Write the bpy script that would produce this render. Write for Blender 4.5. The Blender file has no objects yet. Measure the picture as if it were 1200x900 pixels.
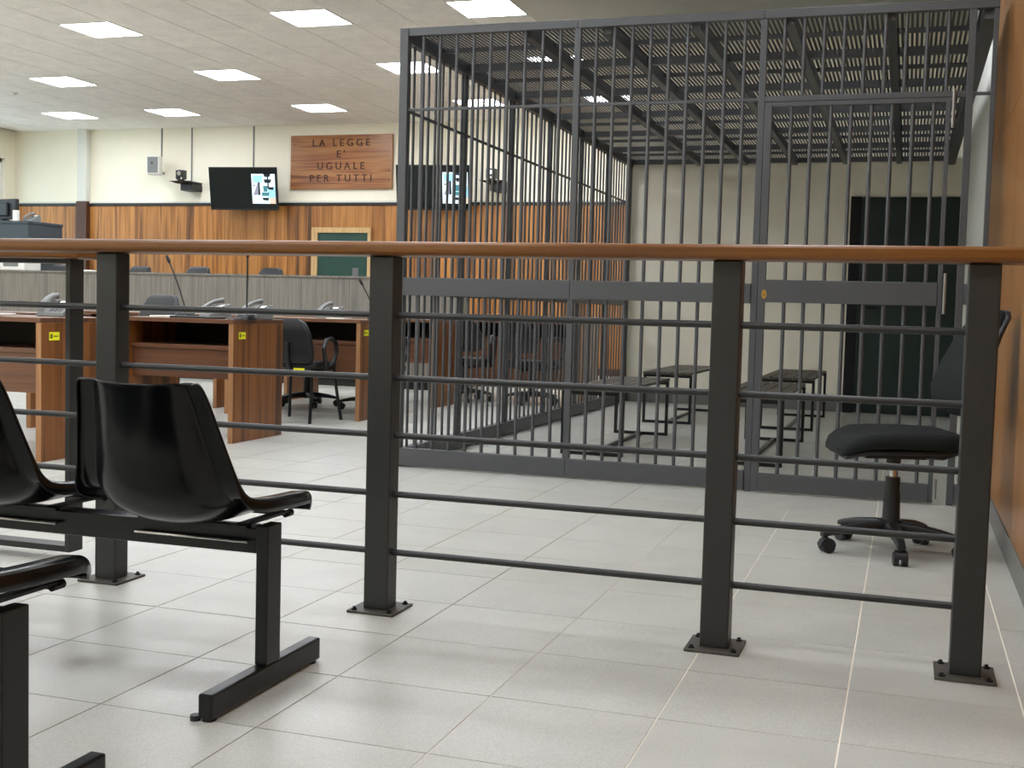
import bpy, bmesh, math, random
from mathutils import Matrix, Vector
random.seed(7)
S = bpy.context.scene
COL = S.collection
PI = math.pi

# ------------------------------------------------------------------ camera, world, exposure
CAM_H = 0.918
FPX = 1405.32
YAW, PITCH, ROLL = math.radians(-18.174), math.radians(-3.5678), math.radians(-1.529)
def cam_axes():
    fwd = Vector((math.sin(YAW)*math.cos(PITCH), math.cos(YAW)*math.cos(PITCH), math.sin(PITCH)))
    r = Vector((math.cos(YAW), -math.sin(YAW), 0))
    d = fwd.cross(r)
    c, s = math.cos(ROLL), math.sin(ROLL)
    return c*r + s*d, -s*r + c*d, fwd
_r, _d, _f = cam_axes()
cd = bpy.data.cameras.new('camera'); cam = bpy.data.objects.new('camera', cd); COL.objects.link(cam)
cd.sensor_fit = 'HORIZONTAL'; cd.sensor_width = 36.0; cd.lens = 36.0*FPX/1200.0
cd.clip_start = 0.05; cd.clip_end = 100
m = Matrix.Identity(4)
for i in range(3):
    m[i][0] = _r[i]; m[i][1] = -_d[i]; m[i][2] = -_f[i]
m[2][3] = CAM_H
cam.matrix_world = m
S.camera = cam

w = bpy.data.worlds.new('world'); S.world = w; w.use_nodes = True
w.node_tree.nodes['Background'].inputs[0].default_value = (0.72, 0.92, 1.0, 1)
w.node_tree.nodes['Background'].inputs[1].default_value = 1.6
LAMP = 17.0                                    # radiance of the ceiling panels
S.view_settings.view_transform = 'Standard'; S.view_settings.look = 'None'
S.view_settings.gamma = 1.0; S.view_settings.use_curve_mapping = False
S.view_settings.exposure = 0.84
try:
    S.cycles.use_denoising = True; S.cycles.max_bounces = 12; S.cycles.diffuse_bounces = 8
    S.cycles.sample_clamp_indirect = 10.0
except Exception: pass

# ------------------------------------------------------------------ materials
def lin(h):
    h = h.lstrip('#'); out = []
    for i in (0, 2, 4):
        c = int(h[i:i+2], 16)/255
        out.append(c/12.92 if c <= .04045 else ((c+.055)/1.055)**2.4)
    return (*out, 1)
MATS = {}
def mat(name, col, rough=.5, metal=0., spec=.5, noise=0., nscale=20., bump=0., bscale=80., emit=None, estr=0., coat=0.):
    if name in MATS: return MATS[name]
    M = bpy.data.materials.new(name); M.use_nodes = True; nt = M.node_tree; N = nt.nodes; L = nt.links
    b = N['Principled BSDF']; c = lin(col) if isinstance(col, str) else (*col, 1)
    b.inputs['Base Color'].default_value = c; b.inputs['Roughness'].default_value = rough
    b.inputs['Metallic'].default_value = metal; b.inputs['Specular IOR Level'].default_value = spec
    b.inputs['Coat Weight'].default_value = coat; b.inputs['Coat Roughness'].default_value = .08
    if emit:
        b.inputs['Emission Color'].default_value = lin(emit); b.inputs['Emission Strength'].default_value = estr
    tc = N.new('ShaderNodeTexCoord')
    if noise:
        n = N.new('ShaderNodeTexNoise'); n.inputs['Scale'].default_value = nscale; n.inputs['Detail'].default_value = 4
        L.new(tc.outputs['Object'], n.inputs['Vector'])
        r = N.new('ShaderNodeMapRange'); r.inputs[3].default_value = 1-noise; r.inputs[4].default_value = 1+noise
        r.inputs[1].default_value = .25; r.inputs[2].default_value = .75
        L.new(n.outputs['Fac'], r.inputs[0])
        mx = N.new('ShaderNodeVectorMath'); mx.operation = 'SCALE'; mx.inputs[0].default_value = c[:3]
        L.new(r.outputs[0], mx.inputs['Scale']); L.new(mx.outputs[0], b.inputs['Base Color'])
    if bump:
        n2 = N.new('ShaderNodeTexNoise'); n2.inputs['Scale'].default_value = bscale; n2.inputs['Detail'].default_value = 3
        L.new(tc.outputs['Object'], n2.inputs['Vector'])
        bp = N.new('ShaderNodeBump'); bp.inputs['Strength'].default_value = bump; bp.inputs['Distance'].default_value = .002
        L.new(n2.outputs['Fac'], bp.inputs['Height']); L.new(bp.outputs[0], b.inputs['Normal'])
    MATS[name] = M; return M

def wood(name, cols, axis='z', fine=60., wide=7., rough=.38, along=.5, spec=.5, tone=.12, wave=.6):
    """veneer: fibres run along the given axis, colour bands across it; every object gets its own slice"""
    if name in MATS: return MATS[name]
    M = bpy.data.materials.new(name); M.use_nodes = True; nt = M.node_tree; N = nt.nodes; L = nt.links
    b = N['Principled BSDF']; b.inputs['Roughness'].default_value = rough; b.inputs['Specular IOR Level'].default_value = spec
    tc = N.new('ShaderNodeTexCoord'); oi = N.new('ShaderNodeObjectInfo')
    off = N.new('ShaderNodeVectorMath'); off.operation = 'SCALE'; off.inputs[0].default_value = (31.7, 17.3, 23.1)
    L.new(oi.outputs['Random'], off.inputs['Scale'])
    add = N.new('ShaderNodeVectorMath'); add.operation = 'ADD'
    L.new(tc.outputs['Object'], add.inputs[0]); L.new(off.outputs[0], add.inputs[1])
    def noise(sc, det, dist=0.):
        mp = N.new('ShaderNodeMapping'); v = [sc, sc, sc]; v['xyz'.index(axis)] = along*(sc/wide)**.5
        mp.inputs['Scale'].default_value = v; L.new(add.outputs[0], mp.inputs['Vector'])
        n = N.new('ShaderNodeTexNoise'); n.inputs['Scale'].default_value = 1; n.inputs['Detail'].default_value = det
        n.inputs['Distortion'].default_value = dist
        L.new(mp.outputs[0], n.inputs['Vector']); return n
    n1 = noise(wide, 2, wave); n2 = noise(fine, 4)
    mixf = N.new('ShaderNodeMath'); mixf.operation = 'MULTIPLY_ADD'; mixf.inputs[1].default_value = .3
    L.new(n2.outputs['Fac'], mixf.inputs[0])
    s1 = N.new('ShaderNodeMath'); s1.operation = 'MULTIPLY'; s1.inputs[1].default_value = .7
    L.new(n1.outputs['Fac'], s1.inputs[0]); L.new(s1.outputs[0], mixf.inputs[2])
    cr = N.new('ShaderNodeValToRGB'); e = cr.color_ramp.elements
    pos = [.34, .43, .5, .57, .66][:len(cols)] if len(cols) == 5 else [.36 + .28*i/(len(cols)-1) for i in range(len(cols))]
    e[0].position = pos[0]; e[0].color = lin(cols[0]); e[1].position = pos[-1]; e[1].color = lin(cols[-1])
    for p, c in zip(pos[1:-1], cols[1:-1]):
        k = e.new(p); k.color = lin(c)
    L.new(mixf.outputs[0], cr.inputs['Fac'])
    mr = N.new('ShaderNodeMapRange'); mr.inputs[3].default_value = 1-tone; mr.inputs[4].default_value = 1+tone
    L.new(oi.outputs['Random'], mr.inputs[0])
    sc = N.new('ShaderNodeVectorMath'); sc.operation = 'SCALE'
    L.new(cr.outputs['Color'], sc.inputs[0]); L.new(mr.outputs[0], sc.inputs['Scale'])
    L.new(sc.outputs[0], b.inputs['Base Color'])
    bp = N.new('ShaderNodeBump'); bp.inputs['Strength'].default_value = .15; bp.inputs['Distance'].default_value = .001
    L.new(n2.outputs['Fac'], bp.inputs['Height']); L.new(bp.outputs[0], b.inputs['Normal'])
    MATS[name] = M; return M

def tile_mat(name, col, rough, speck, tone, spec=.5, sscale=260.):
    M = mat(name, col, rough=rough, spec=spec)
    nt = M.node_tree; N = nt.nodes; L = nt.links; b = N['Principled BSDF']
    tc = N.new('ShaderNodeTexCoord'); oi = N.new('ShaderNodeObjectInfo'); c = lin(col)
    off = N.new('ShaderNodeVectorMath'); off.operation = 'SCALE'; off.inputs[0].default_value = (13.7, 7.3, 3.1)
    L.new(oi.outputs['Random'], off.inputs['Scale'])
    add = N.new('ShaderNodeVectorMath'); add.operation = 'ADD'
    L.new(tc.outputs['Object'], add.inputs[0]); L.new(off.outputs[0], add.inputs[1])
    n = N.new('ShaderNodeTexNoise'); n.inputs['Scale'].default_value = sscale; n.inputs['Detail'].default_value = 2
    L.new(add.outputs[0], n.inputs['Vector'])
    n2 = N.new('ShaderNodeTexNoise'); n2.inputs['Scale'].default_value = 5; n2.inputs['Detail'].default_value = 3
    L.new(add.outputs[0], n2.inputs['Vector'])
    r = N.new('ShaderNodeMapRange'); r.inputs[1].default_value = .3; r.inputs[2].default_value = .7; r.inputs[3].default_value = 1-speck; r.inputs[4].default_value = 1+speck
    L.new(n.outputs['Fac'], r.inputs[0])
    r2 = N.new('ShaderNodeMapRange'); r2.inputs[1].default_value = .3; r2.inputs[2].default_value = .7; r2.inputs[3].default_value = .95; r2.inputs[4].default_value = 1.05
    L.new(n2.outputs['Fac'], r2.inputs[0])
    r3 = N.new('ShaderNodeMapRange'); r3.inputs[3].default_value = 1-tone; r3.inputs[4].default_value = 1+tone
    L.new(oi.outputs['Random'], r3.inputs[0])
    m1 = N.new('ShaderNodeMath'); m1.operation = 'MULTIPLY'; L.new(r.outputs[0], m1.inputs[0]); L.new(r2.outputs[0], m1.inputs[1])
    m2 = N.new('ShaderNodeMath'); m2.operation = 'MULTIPLY'; L.new(m1.outputs[0], m2.inputs[0]); L.new(r3.outputs[0], m2.inputs[1])
    sc = N.new('ShaderNodeVectorMath'); sc.operation = 'SCALE'; sc.inputs[0].default_value = c[:3]
    L.new(m2.outputs[0], sc.inputs['Scale']); L.new(sc.outputs[0], b.inputs['Base Color'])
    return M

GREY_STEEL = mat('railing_paint', '#2a2b2a', rough=.42, spec=.45, bump=.06, bscale=350)
CAGE_STEEL = mat('cage_paint', '#46484a', rough=.4, spec=.5, bump=.05, bscale=350)
BLACK_STEEL = mat('black_enamel', '#0e1011', rough=.3, spec=.4)
BLACK_PLASTIC = mat('black_shell_plastic', '#07090a', rough=.2, spec=.32, bump=.03, bscale=250)
SOFT_BLACK = mat('black_plastic', '#17181a', rough=.45)
BLACK_FABRIC = mat('black_fabric', '#1f2322', rough=.95, spec=.2, noise=.15, nscale=300, bump=.25, bscale=900)
LEATHER = mat('black_leatherette', '#101214', rough=.42, spec=.5, bump=.15, bscale=160)
CHROME = mat('chrome', '#c8c8c4', rough=.15, metal=1.)
BRASS = mat('brass', '#b8924a', rough=.3, metal=.9)
DARK = mat('dark_hole', '#0b0b0b', rough=.8)
WALLP = mat('wall_paint', '#efe9d6', rough=.85, spec=.2, noise=.02, nscale=3, bump=.1, bscale=120)
WALLW = mat('wall_paint_white', '#d6d6cd', rough=.85, spec=.2, bump=.1, bscale=120)
CEILP = mat('ceiling_plaster', '#c9c6bc', rough=.9, spec=.15)
CEILG = mat('ceiling_grid', '#8a8378', rough=.8)
GROUT = mat('grout', '#ece3cc', rough=.9, spec=.1)
def dirty_grout(M):                            # the joints are walked dirty towards the courtroom, clean near the wall
    nt = M.node_tree; N = nt.nodes; L = nt.links
    tc = N.new('ShaderNodeTexCoord'); sx = N.new('ShaderNodeSeparateXYZ'); L.new(tc.outputs['Object'], sx.inputs[0])
    ns = N.new('ShaderNodeTexNoise'); ns.inputs['Scale'].default_value = 1.3; L.new(tc.outputs['Object'], ns.inputs['Vector'])
    ad = N.new('ShaderNodeMath'); ad.operation = 'MULTIPLY_ADD'; ad.inputs[1].default_value = 1.6; L.new(ns.outputs['Fac'], ad.inputs[0]); L.new(sx.outputs['X'], ad.inputs[2])
    mr = N.new('ShaderNodeMapRange'); mr.inputs[1].default_value = -.6; mr.inputs[2].default_value = .5; L.new(ad.outputs[0], mr.inputs[0])
    mx = N.new('ShaderNodeMix'); mx.data_type = 'RGBA'; mx.inputs[6].default_value = lin('#8e8779'); mx.inputs[7].default_value = lin('#f4eee0')
    L.new(mr.outputs[0], mx.inputs[0]); L.new(mx.outputs[2], N['Principled BSDF'].inputs['Base Color'])
dirty_grout(GROUT)
TILE = tile_mat('porcelain_tile', '#b6b6ae', .34, .14, .03, spec=.5)
CTILE = tile_mat('mineral_tile', '#efebe5', .95, .05, .02, spec=.1, sscale=40)
VENEER = wood('walnut_veneer', ['#52300f', '#8a5622', '#a66c2e', '#b97f40', '#74441a'], 'z', fine=70, wide=8, rough=.4, along=.35)
VENEER_R = wood('walnut_veneer_side', ['#7b5026', '#91602d', '#9f6d38', '#90602e', '#835628'], 'z', fine=90, wide=10, rough=.3, along=.25, wave=.2, tone=.06)
DESKW = wood('desk_walnut_upright', ['#42230c', '#683c15', '#834f22', '#8c582a', '#5c3414'], 'z', fine=80, wide=16, rough=.38, along=.5, wave=.3)
DESKX = wood('desk_walnut_flat', ['#4e2f1b', '#5d3a24', '#6a452d', '#603e2a', '#563622'], 'x', fine=90, wide=12, rough=.35, along=.4, wave=.3)
SIGNW = wood('sign_walnut', ['#5b3117', '#84502a', '#9c6a3a', '#8a552c', '#6c3c1b'], 'x', fine=50, wide=9, rough=.35, along=.5)
RAILW = wood('handrail_wood', ['#54300a', '#6c420f', '#7a4c16', '#6c4212', '#5d370c'], 'x', fine=140, wide=20, rough=.3, along=.6, wave=.2, tone=.02)
BENCHG = wood('grey_oak_laminate', ['#5f5b54', '#706b63', '#7d776d', '#6d6961', '#67625b'], 'z', fine=60, wide=22, rough=.5, along=.8, wave=.2, tone=.03)
SLATW = wood('dark_slat', ['#3b352e', '#4a433a', '#554d42', '#4a433a', '#40392f'], 'y', fine=90, wide=18, rough=.55, along=.8)
TRIMB = mat('trim_black', '#1d1d1b', rough=.5)
BASEG = mat('baseboard_grey', '#6f6e69', rough=.5)
WHITE = mat('white_plastic', '#e4e3dd', rough=.45)
LGREY = mat('light_grey_plastic', '#747674', rough=.45)
MGREY = mat('mid_grey_plastic', '#5f6163', rough=.45)
YELLOW = mat('yellow_sticker', '#f2ef1c', rough=.6)
GREEN = mat('green_door_paint', '#123f33', rough=.5, noise=.03, nscale=2)
DGREEN = mat('dark_green_door_paint', '#062219', rough=.5)
PALEW = wood('pale_wood_frame', ['#a98556', '#b99664', '#c6a674', '#bb9866', '#ae8a5a'], 'z', fine=80, wide=12, rough=.5)
BROWN = mat('brown_paint', '#4a2a17', rough=.5)
SLATE = mat('slate_blue_laminate', '#3b464d', rough=.5)
SCREEN = mat('screen_glass', '#071011', rough=.12, spec=.3)
PAPER = mat('paper', '#e9e7df', rough=.8)
LAMPE = mat('lamp_diffuser', '#ffffff', rough=.6, emit='#f1f6ff', estr=LAMP)
LAMPF = mat('lamp_frame', '#dcdad2', rough=.5)
PIC = [mat('picture_light', '#000000', emit='#cfe9f2', estr=1.0), mat('picture_dark', '#05080c', emit='#0b1420', estr=.6),
       mat('picture_mauve', '#000000', emit='#8f8ea3', estr=.8), mat('picture_teal', '#000000', emit='#3d7c86', estr=.8),
       mat('picture_blue', '#000000', emit='#8fc4e4', estr=1.0), mat('picture_peach', '#000000', emit='#d9bba8', estr=.9)]
GLASS = mat('window_glass', '#ffffff', rough=.02, spec=.5)
GLASS.node_tree.nodes['Principled BSDF'].inputs['Transmission Weight'].default_value = 1.0
GLASS.node_tree.nodes['Principled BSDF'].inputs['IOR'].default_value = 1.03

# ------------------------------------------------------------------ mesh helpers
def rrect(wd, hd, r, n=4):
    """rounded rectangle outline, centred, ccw"""
    pts = []; r = min(r, wd/2-1e-4, hd/2-1e-4)
    for cx, cy, a0 in ((wd/2-r, hd/2-r, 0), (-wd/2+r, hd/2-r, 90), (-wd/2+r, -hd/2+r, 180), (wd/2-r, -hd/2+r, 270)):
        for i in range(n+1):
            a = math.radians(a0+90*i/n); pts.append((cx+r*math.cos(a), cy+r*math.sin(a)))
    return pts
class MB:
    def __init__(s): s.v = []; s.f = []; s.mi = []; s.cur = 0
    def face(s, idx): s.f.append(tuple(idx)); s.mi.append(s.cur)
    def box(s, x0, x1, y0, y1, z0, z1, M=None):
        b = len(s.v)
        P = [(x0,y0,z0),(x1,y0,z0),(x1,y1,z0),(x0,y1,z0),(x0,y0,z1),(x1,y0,z1),(x1,y1,z1),(x0,y1,z1)]
        if M is not None: P = [tuple(M @ Vector(p)) for p in P]
        s.v += P
        for q in ((0,3,2,1),(4,5,6,7),(0,1,5,4),(1,2,6,5),(2,3,7,6),(3,0,4,7)): s.face([b+i for i in q])
        return s
    def cyl(s, p, q, r, n=12, r2=None):
        p = Vector(p); q = Vector(q); r2 = r if r2 is None else r2
        ax = (q-p).normalized(); u = ax.orthogonal().normalized(); v = ax.cross(u); b = len(s.v)
        for c, rr in ((p, r), (q, r2)):
            for i in range(n):
                a = 2*PI*i/n; s.v.append(tuple(c+rr*(math.cos(a)*u+math.sin(a)*v)))
        for i in range(n):
            j = (i+1) % n; s.face((b+i, b+j, b+n+j, b+n+i))
        s.face([b+i for i in range(n)][::-1]); s.face([b+n+i for i in range(n)])
        return s
    def loft(s, rings, cap=True, closed=True):
        b = len(s.v); n = len(rings[0])
        for r in rings: s.v += [tuple(p) for p in r]
        for k in range(len(rings)-1):
            for i in range(n if closed else n-1):
                j = (i+1) % n
                s.face((b+k*n+i, b+k*n+j, b+(k+1)*n+j, b+(k+1)*n+i))
        if cap:
            s.face([b+i for i in range(n)][::-1]); s.face([b+(len(rings)-1)*n+i for i in range(n)])
        return s
    def tube(s, pts, r, n=8):
        pts = [Vector(p) for p in pts]; rings = []; u = None
        for i, p in enumerate(pts):
            t = (pts[min(i+1, len(pts)-1)]-pts[max(i-1, 0)]).normalized()
            u = t.orthogonal().normalized() if u is None else (u-t*u.dot(t)).normalized()
            v = t.cross(u)
            rings.append([p+r*(math.cos(2*PI*k/n)*u+math.sin(2*PI*k/n)*v) for k in range(n)])
        return s.loft(rings)
    def prism(s, poly, z0, z1, M=None):
        """poly in xy extruded along z, then M"""
        r = [[Vector((x, y, z)) for x, y in poly] for z in (z0, z1)]
        if M is not None: r = [[M @ p for p in q] for q in r]
        return s.loft(r)
    def mesh(s, name, mats, smooth=False):
        me = bpy.data.meshes.new(name); me.from_pydata([tuple(p) for p in s.v], [], s.f)
        for mm in (mats if isinstance(mats, (list, tuple)) else [mats]): me.materials.append(mm)
        me.polygons.foreach_set('material_index', s.mi)
        bm = bmesh.new(); bm.from_mesh(me); bmesh.ops.recalc_face_normals(bm, faces=bm.faces[:]); bm.to_mesh(me); bm.free()
        if smooth:
            me.polygons.foreach_set('use_smooth', [True]*len(me.polygons))
            try: me.set_sharp_from_angle(angle=math.radians(42))
            except Exception: pass
        me.update(); return me
    def build(s, name, mats, parent=None, smooth=False, bevel=0., loc=(0,0,0), rot=None):
        return link(name, s.mesh(name, mats, smooth), parent, bevel, loc, rot)
def link(name, me, parent=None, bevel=0., loc=(0,0,0), rot=None):
    o = bpy.data.objects.new(name, me); COL.objects.link(o); o.location = loc
    if rot: o.rotation_euler = rot
    if parent is not None: o.parent = parent
    if bevel:
        bv = o.modifiers.new('bevel', 'BEVEL'); bv.width = bevel; bv.segments = 2; bv.limit_method = 'ANGLE'; bv.angle_limit = math.radians(50)
    return o
def thing(name, label, cat, loc=(0,0,0), rz=0., group=None):
    o = bpy.data.objects.new(name, None); COL.objects.link(o); o.location = loc; o.rotation_euler = (0, 0, rz)
    o.empty_display_size = .1
    return tag(o, label, cat, group)
def tag(o, label, cat, group=None):
    o['label'] = label; o['category'] = cat
    if group: o['group'] = group
    return o
def struct(o): o['kind'] = 'structure'; return o
def stuff(o): o['kind'] = 'stuff'; return o
def dup(root, loc, rz=None, label=None, group=None):
    def cp(o, par):
        c = o.copy(); COL.objects.link(c)
        if par is not None: c.parent = par
        for ch in kids.get(o.name, []): cp(ch, c)
        return c
    kids = {}
    for o in COL.objects:
        if o.parent is not None: kids.setdefault(o.parent.name, []).append(o)
    r = cp(root, None); r.location = loc
    if rz is not None: r.rotation_euler = (0, 0, rz)
    if label: r['label'] = label
    if group: r['group'] = group
    return r
def box(name, dims, mt, parent=None, bevel=0., **k):
    return MB().box(*dims).build(name, mt, parent, bevel=bevel, **k)

# ------------------------------------------------------------------ setting
XL, XR, YF, YB, ZC = -14.42, 0.42, -2.6, 16.75, 3.673
floor = struct(box('floor', (XL-.2, XR+.2, YF-.2, YB+.2, -.2, -.0012), GROUT))
ceil_ = struct(box('ceiling', (XL-.2, XR+.2, YF-.2, YB+.2, ZC+.012, ZC+.2), CEILG))
struct(box('wall_back', (XL-.2, -2.6, YB, YB+.2, -.1, ZC+.1), WALLP))
struct(box('wall_front', (XL-.2, XR+.2, YF-.2, YF, -.1, ZC+.1), WALLP))
wr = struct(box('wall_right', (XR, XR+.2, YF, YB, -.1, ZC+.1), WALLW))
struct(box('wall_cell', (-2.80, XR, 12.15, 12.35, -.1, ZC+.1), WALLP))
struct(box('wall_corridor', (-2.80, -2.6, 12.35, YB, -.1, ZC+.1), WALLP))
# left wall with a tall window by the far corner
WY0, WY1, WZ0, WZ1 = 11.6, 16.5, 1.0, 3.2
lw = MB(); lw.box(XL-.2, XL, YF, WY0, -.1, ZC+.1).box(XL-.2, XL, WY1, YB, -.1, ZC+.1).box(XL-.2, XL, WY0, WY1, -.1, WZ0).box(XL-.2, XL, WY0, WY1, WZ1, ZC+.1)
struct(lw.build('wall_left', WALLP))
win = MB()
for a in (WY0, (WY0+WY1)/2-.03, WY1-.06): win.box(XL-.12, XL-.06, a, a+.06, WZ0, WZ1)
win.box(XL-.12, XL-.06, WY0, WY1, WZ0, WZ0+.06).box(XL-.12, XL-.06, WY0, WY1, WZ1-.06, WZ1)
wo = struct(win.build('window_1', WHITE)); box('pane', (XL-.095, XL-.085, WY0+.06, (WY0+WY1)/2-.03, WZ0+.06, WZ1-.06), GLASS, wo)
box('pane', (XL-.095, XL-.085, (WY0+WY1)/2+.03, WY1-.06, WZ0+.06, WZ1-.06), GLASS, wo)

# floor tiles 40 x 39.5 cm, joints recessed
PX, PY, JX, JY = .4, .395, -.101, 2.25
tm = MB(); gx, gy = .0021, .0016
tm.box(-PX/2+gx, PX/2-gx, -PY/2+gy, PY/2-gy, -.012, 0)
tme = tm.mesh('floor_tile', TILE)
n_t = 0; field = MB()
for i in range(-37, 3):
    for j in range(-13, 40):
        cx, cy = JX+PX*(i+.5), JY+PY*(j+.5)
        if cx+PX/2 > XR+.3 or cx-PX/2 < XL or cy > YB or cy < YF: continue
        zz = random.uniform(-.0003, .0003)
        near = -12 <= i <= 1 and -2 <= j <= 24 and cx > -.42*cy-1.3
        if near and n_t < 300:
            link('floor_tile', tme, floor, 0, (cx, cy, zz)); n_t += 1
        else: field.box(cx-PX/2+gx, cx+PX/2-gx, cy-PY/2+gy, cy+PY/2-gy, -.012, zz)
stuff(field.build('tile_field', TILE, floor))
# ceiling: 60 cm lay-in tiles on the courtroom side, plain plaster over the dock and the public
LX = [-3.8, -5.6, -8.0, -10.4, -12.2]; LY = [15.35, 12.95, 10.55, 8.15, 5.75, 3.35, .95, -1.45]
lampset = {(round(x, 2), round(y, 2)) for x in LX for y in LY}
cm = MB().box(-.296, .296, -.2985, .2985, 0, .012); cme = cm.mesh('ceiling_tile', CTILE)
n_c = 0; cf = MB()
for i in range(0, 19):
    for j in range(-22, 12):
        cx, cy = -3.5-.6*(i+.5), 10.25+.6*(j+.5)
        if cy+.3 > YB+.31 or cy-.3 < YF or cx < XL: continue
        if (round(cx, 2), round(cy, 2)) in lampset: continue
        y1 = min(cy+.2985, YB)
        if cy > 8.6 and n_c < 300 and y1 == cy+.2985:
            link('ceiling_tile', cme, ceil_, 0, (cx, cy, ZC)); n_c += 1
        else: cf.box(cx-.296, cx+.296, cy-.2985, y1, ZC, ZC+.012)
stuff(cf.build('tile_field', CTILE, ceil_))
box('plaster_panel', (-3.5, XR, YF, YB, ZC-.003, ZC+.014), CEILP, ceil_)
# ceiling light panels
lp = thing('ceiling_light', '', 'ceiling light', (0, 0, ZC))
fr = MB()
for s in (-1, 1):
    fr.box(min(s*.288, s*.3), max(s*.288, s*.3), -.3, .3, -.008, .012); fr.box(-.288, .288, min(s*.288, s*.3), max(s*.288, s*.3), -.008, .012)
fr.build('frame', LAMPF, lp)
box('diffuser', (-.288, .288, -.288, .288, -.004, .01), LAMPE, lp)
LBL = {(-8.0, 10.55): 'square white ceiling light, nearest and leftmost of the lit panels in view',
       (-5.6, 10.55): 'square white ceiling light, middle one of the nearest row, left of the cage top',
       (-3.8, 10.55): 'square white ceiling light right above the front left corner of the cage',
       (-10.4, 12.95): 'square white ceiling light in the middle row, leftmost in view',
       (-8.0, 12.95): 'square white ceiling light in the middle row, between two others and above the wall television',
       (-5.6, 12.95): 'square white ceiling light half hidden by the left corner post of the cage',
       (-3.8, 12.95): 'square white ceiling light seen through the grating roof of the cage, brighter one',
       (-12.2, 15.35): 'square white ceiling light in the far row, leftmost, by the pale column',
       (-10.4, 15.35): 'square white ceiling light in the far row above the white wall loudspeaker',
       (-8.0, 15.35): 'square white ceiling light in the far row above the wooden sign',
       (-5.6, 15.35): 'square white ceiling light seen through the side bars of the cage in the far row',
       (-3.8, 15.35): 'square white ceiling light seen deep through the cage roof grating, farthest one'}
first = True
ADDED_PANELS = [(x, y) for y in (4.15, 1.55, 8.0) for x in (-2.3, -.5)]  # unseen panels: first row follows the handrail shadow, other rows added for brightness
for x, y in [(x, y) for y in LY for x in LX] + ADDED_PANELS:
    if True:
        lab = LBL.get((x, y), 'square white ceiling light out of view, one of the continued grid and added panels')
        g = 'square ceiling light panels'
        if first: lp.location = (x, y, ZC); lp['label'] = lab; lp['group'] = g; first = False
        else: dup(lp, (x, y, ZC), label=lab, group=g)
# wainscot of the back wall, board by board
wb = struct(box('trim_1', (-14.4, -2.82, YB-.012, YB, 0, 2.43), BROWN))
xx = -14.4
while xx < -2.85:
    wd = random.choice((.30, .36, .42))
    x1 = min(xx+wd, -2.83)
    for stop in (-8.79, -7.79):
        if xx < stop-.001 < x1: x1 = stop
    if not (xx > -8.95 and x1 < -7.6) or True:
        b0 = MB()
        if x1 > -8.78 and xx < -7.80:
            b0.box(xx+.002, x1-.002, YB-.03, YB-.012, 2.10, 2.43)
        else: b0.box(xx+.002, x1-.002, YB-.03, YB-.012, 0.1, 2.43)
        cxm = (xx+x1)/2
        for k, v in enumerate(b0.v): b0.v[k] = (v[0]-cxm, v[1]-YB, v[2])
        b0.build('wall_board', VENEER, wb, loc=(cxm, YB, 0))
    xx = x1
struct(box('trim_2', (-14.4, -2.82, YB-.05, YB, 2.432, 2.475), TRIMB, bevel=.004))
struct(box('trim_3', (-14.4, -2.82, YB-.045, YB, 2.4755, 2.50), WALLW))
cl = struct(box('trim_4', (-13.08, -12.90, YB-.12, YB, 2.5, ZC+.005), WALLW, bevel=.01)); box('lower_casing', (-13.09, -12.89, YB-.13, YB, 0, 2.499), BROWN, cl)
# green doors
d1 = struct(box('door_1', (-8.69, -7.84, YB-.055, YB-.02, .01, 2.01), GREEN))
fm = MB(); fm.box(-8.79, -8.69, YB-.08, YB-.01, .0, 2.095).box(-7.84, -7.79, YB-.08, YB-.01, .0, 2.095).box(-8.69, -7.84, YB-.08, YB-.01, 2.015, 2.095)
fm.build('door_frame', PALEW, d1)
hb = MB(); hb.cyl((-7.93, YB-.055, 1.02), (-7.93, YB-.11, 1.02), .012).cyl((-7.93, YB-.105, 1.02), (-8.05, YB-.105, 1.02), .01); hb.build('door_handle', CHROME, d1, True)
d2 = struct(box('door_2', (-.48, XR-.001, 12.11, 12.15, .005, 2.085), DGREEN))
box('door_jamb', (-.575, -.481, 12.09, 12.15, .0, 2.09), DARK, d2)
hb = MB(); hb.cyl((-.40, 12.11, 1.03), (-.40, 12.05, 1.03), .012).cyl((-.40, 12.055, 1.03), (-.28, 12.055, 1.03), .011); hb.build('door_handle', SOFT_BLACK, d2, True)
struct(box('baseboard_cell', (-2.74, -.58, 12.135, 12.15, 0, .095), BASEG)); 
struct(box('trim_5', (-2.74, -.58, 12.13, 12.15, .0955, .115), WALLW))
# wood panelling of the near right wall
rp = struct(box('trim_6', (.412, XR, YF+.01, 7.6, .105, ZC-.005), BROWN))
yy = YF+.02
while yy < 7.59:
    y1 = min(yy+.62, 7.6); cy = (yy+y1)/2
    for z0, z1 in ((.107, 1.86), (1.863, 3.6)):
        MB().box(.401, .413, yy-cy+.0015, y1-cy-.0015, z0, z1).build('wall_panel', VENEER_R, rp, loc=(0, cy, 0))
    yy = y1
struct(box('baseboard_right', (.395, .42, YF+.01, 6.28, .0, .104), BASEG, bevel=.002))
dais = struct(box('floor_dais', (-14.0, -4.75, 12.62, 15.7, 0, .40), BENCHG))

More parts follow.
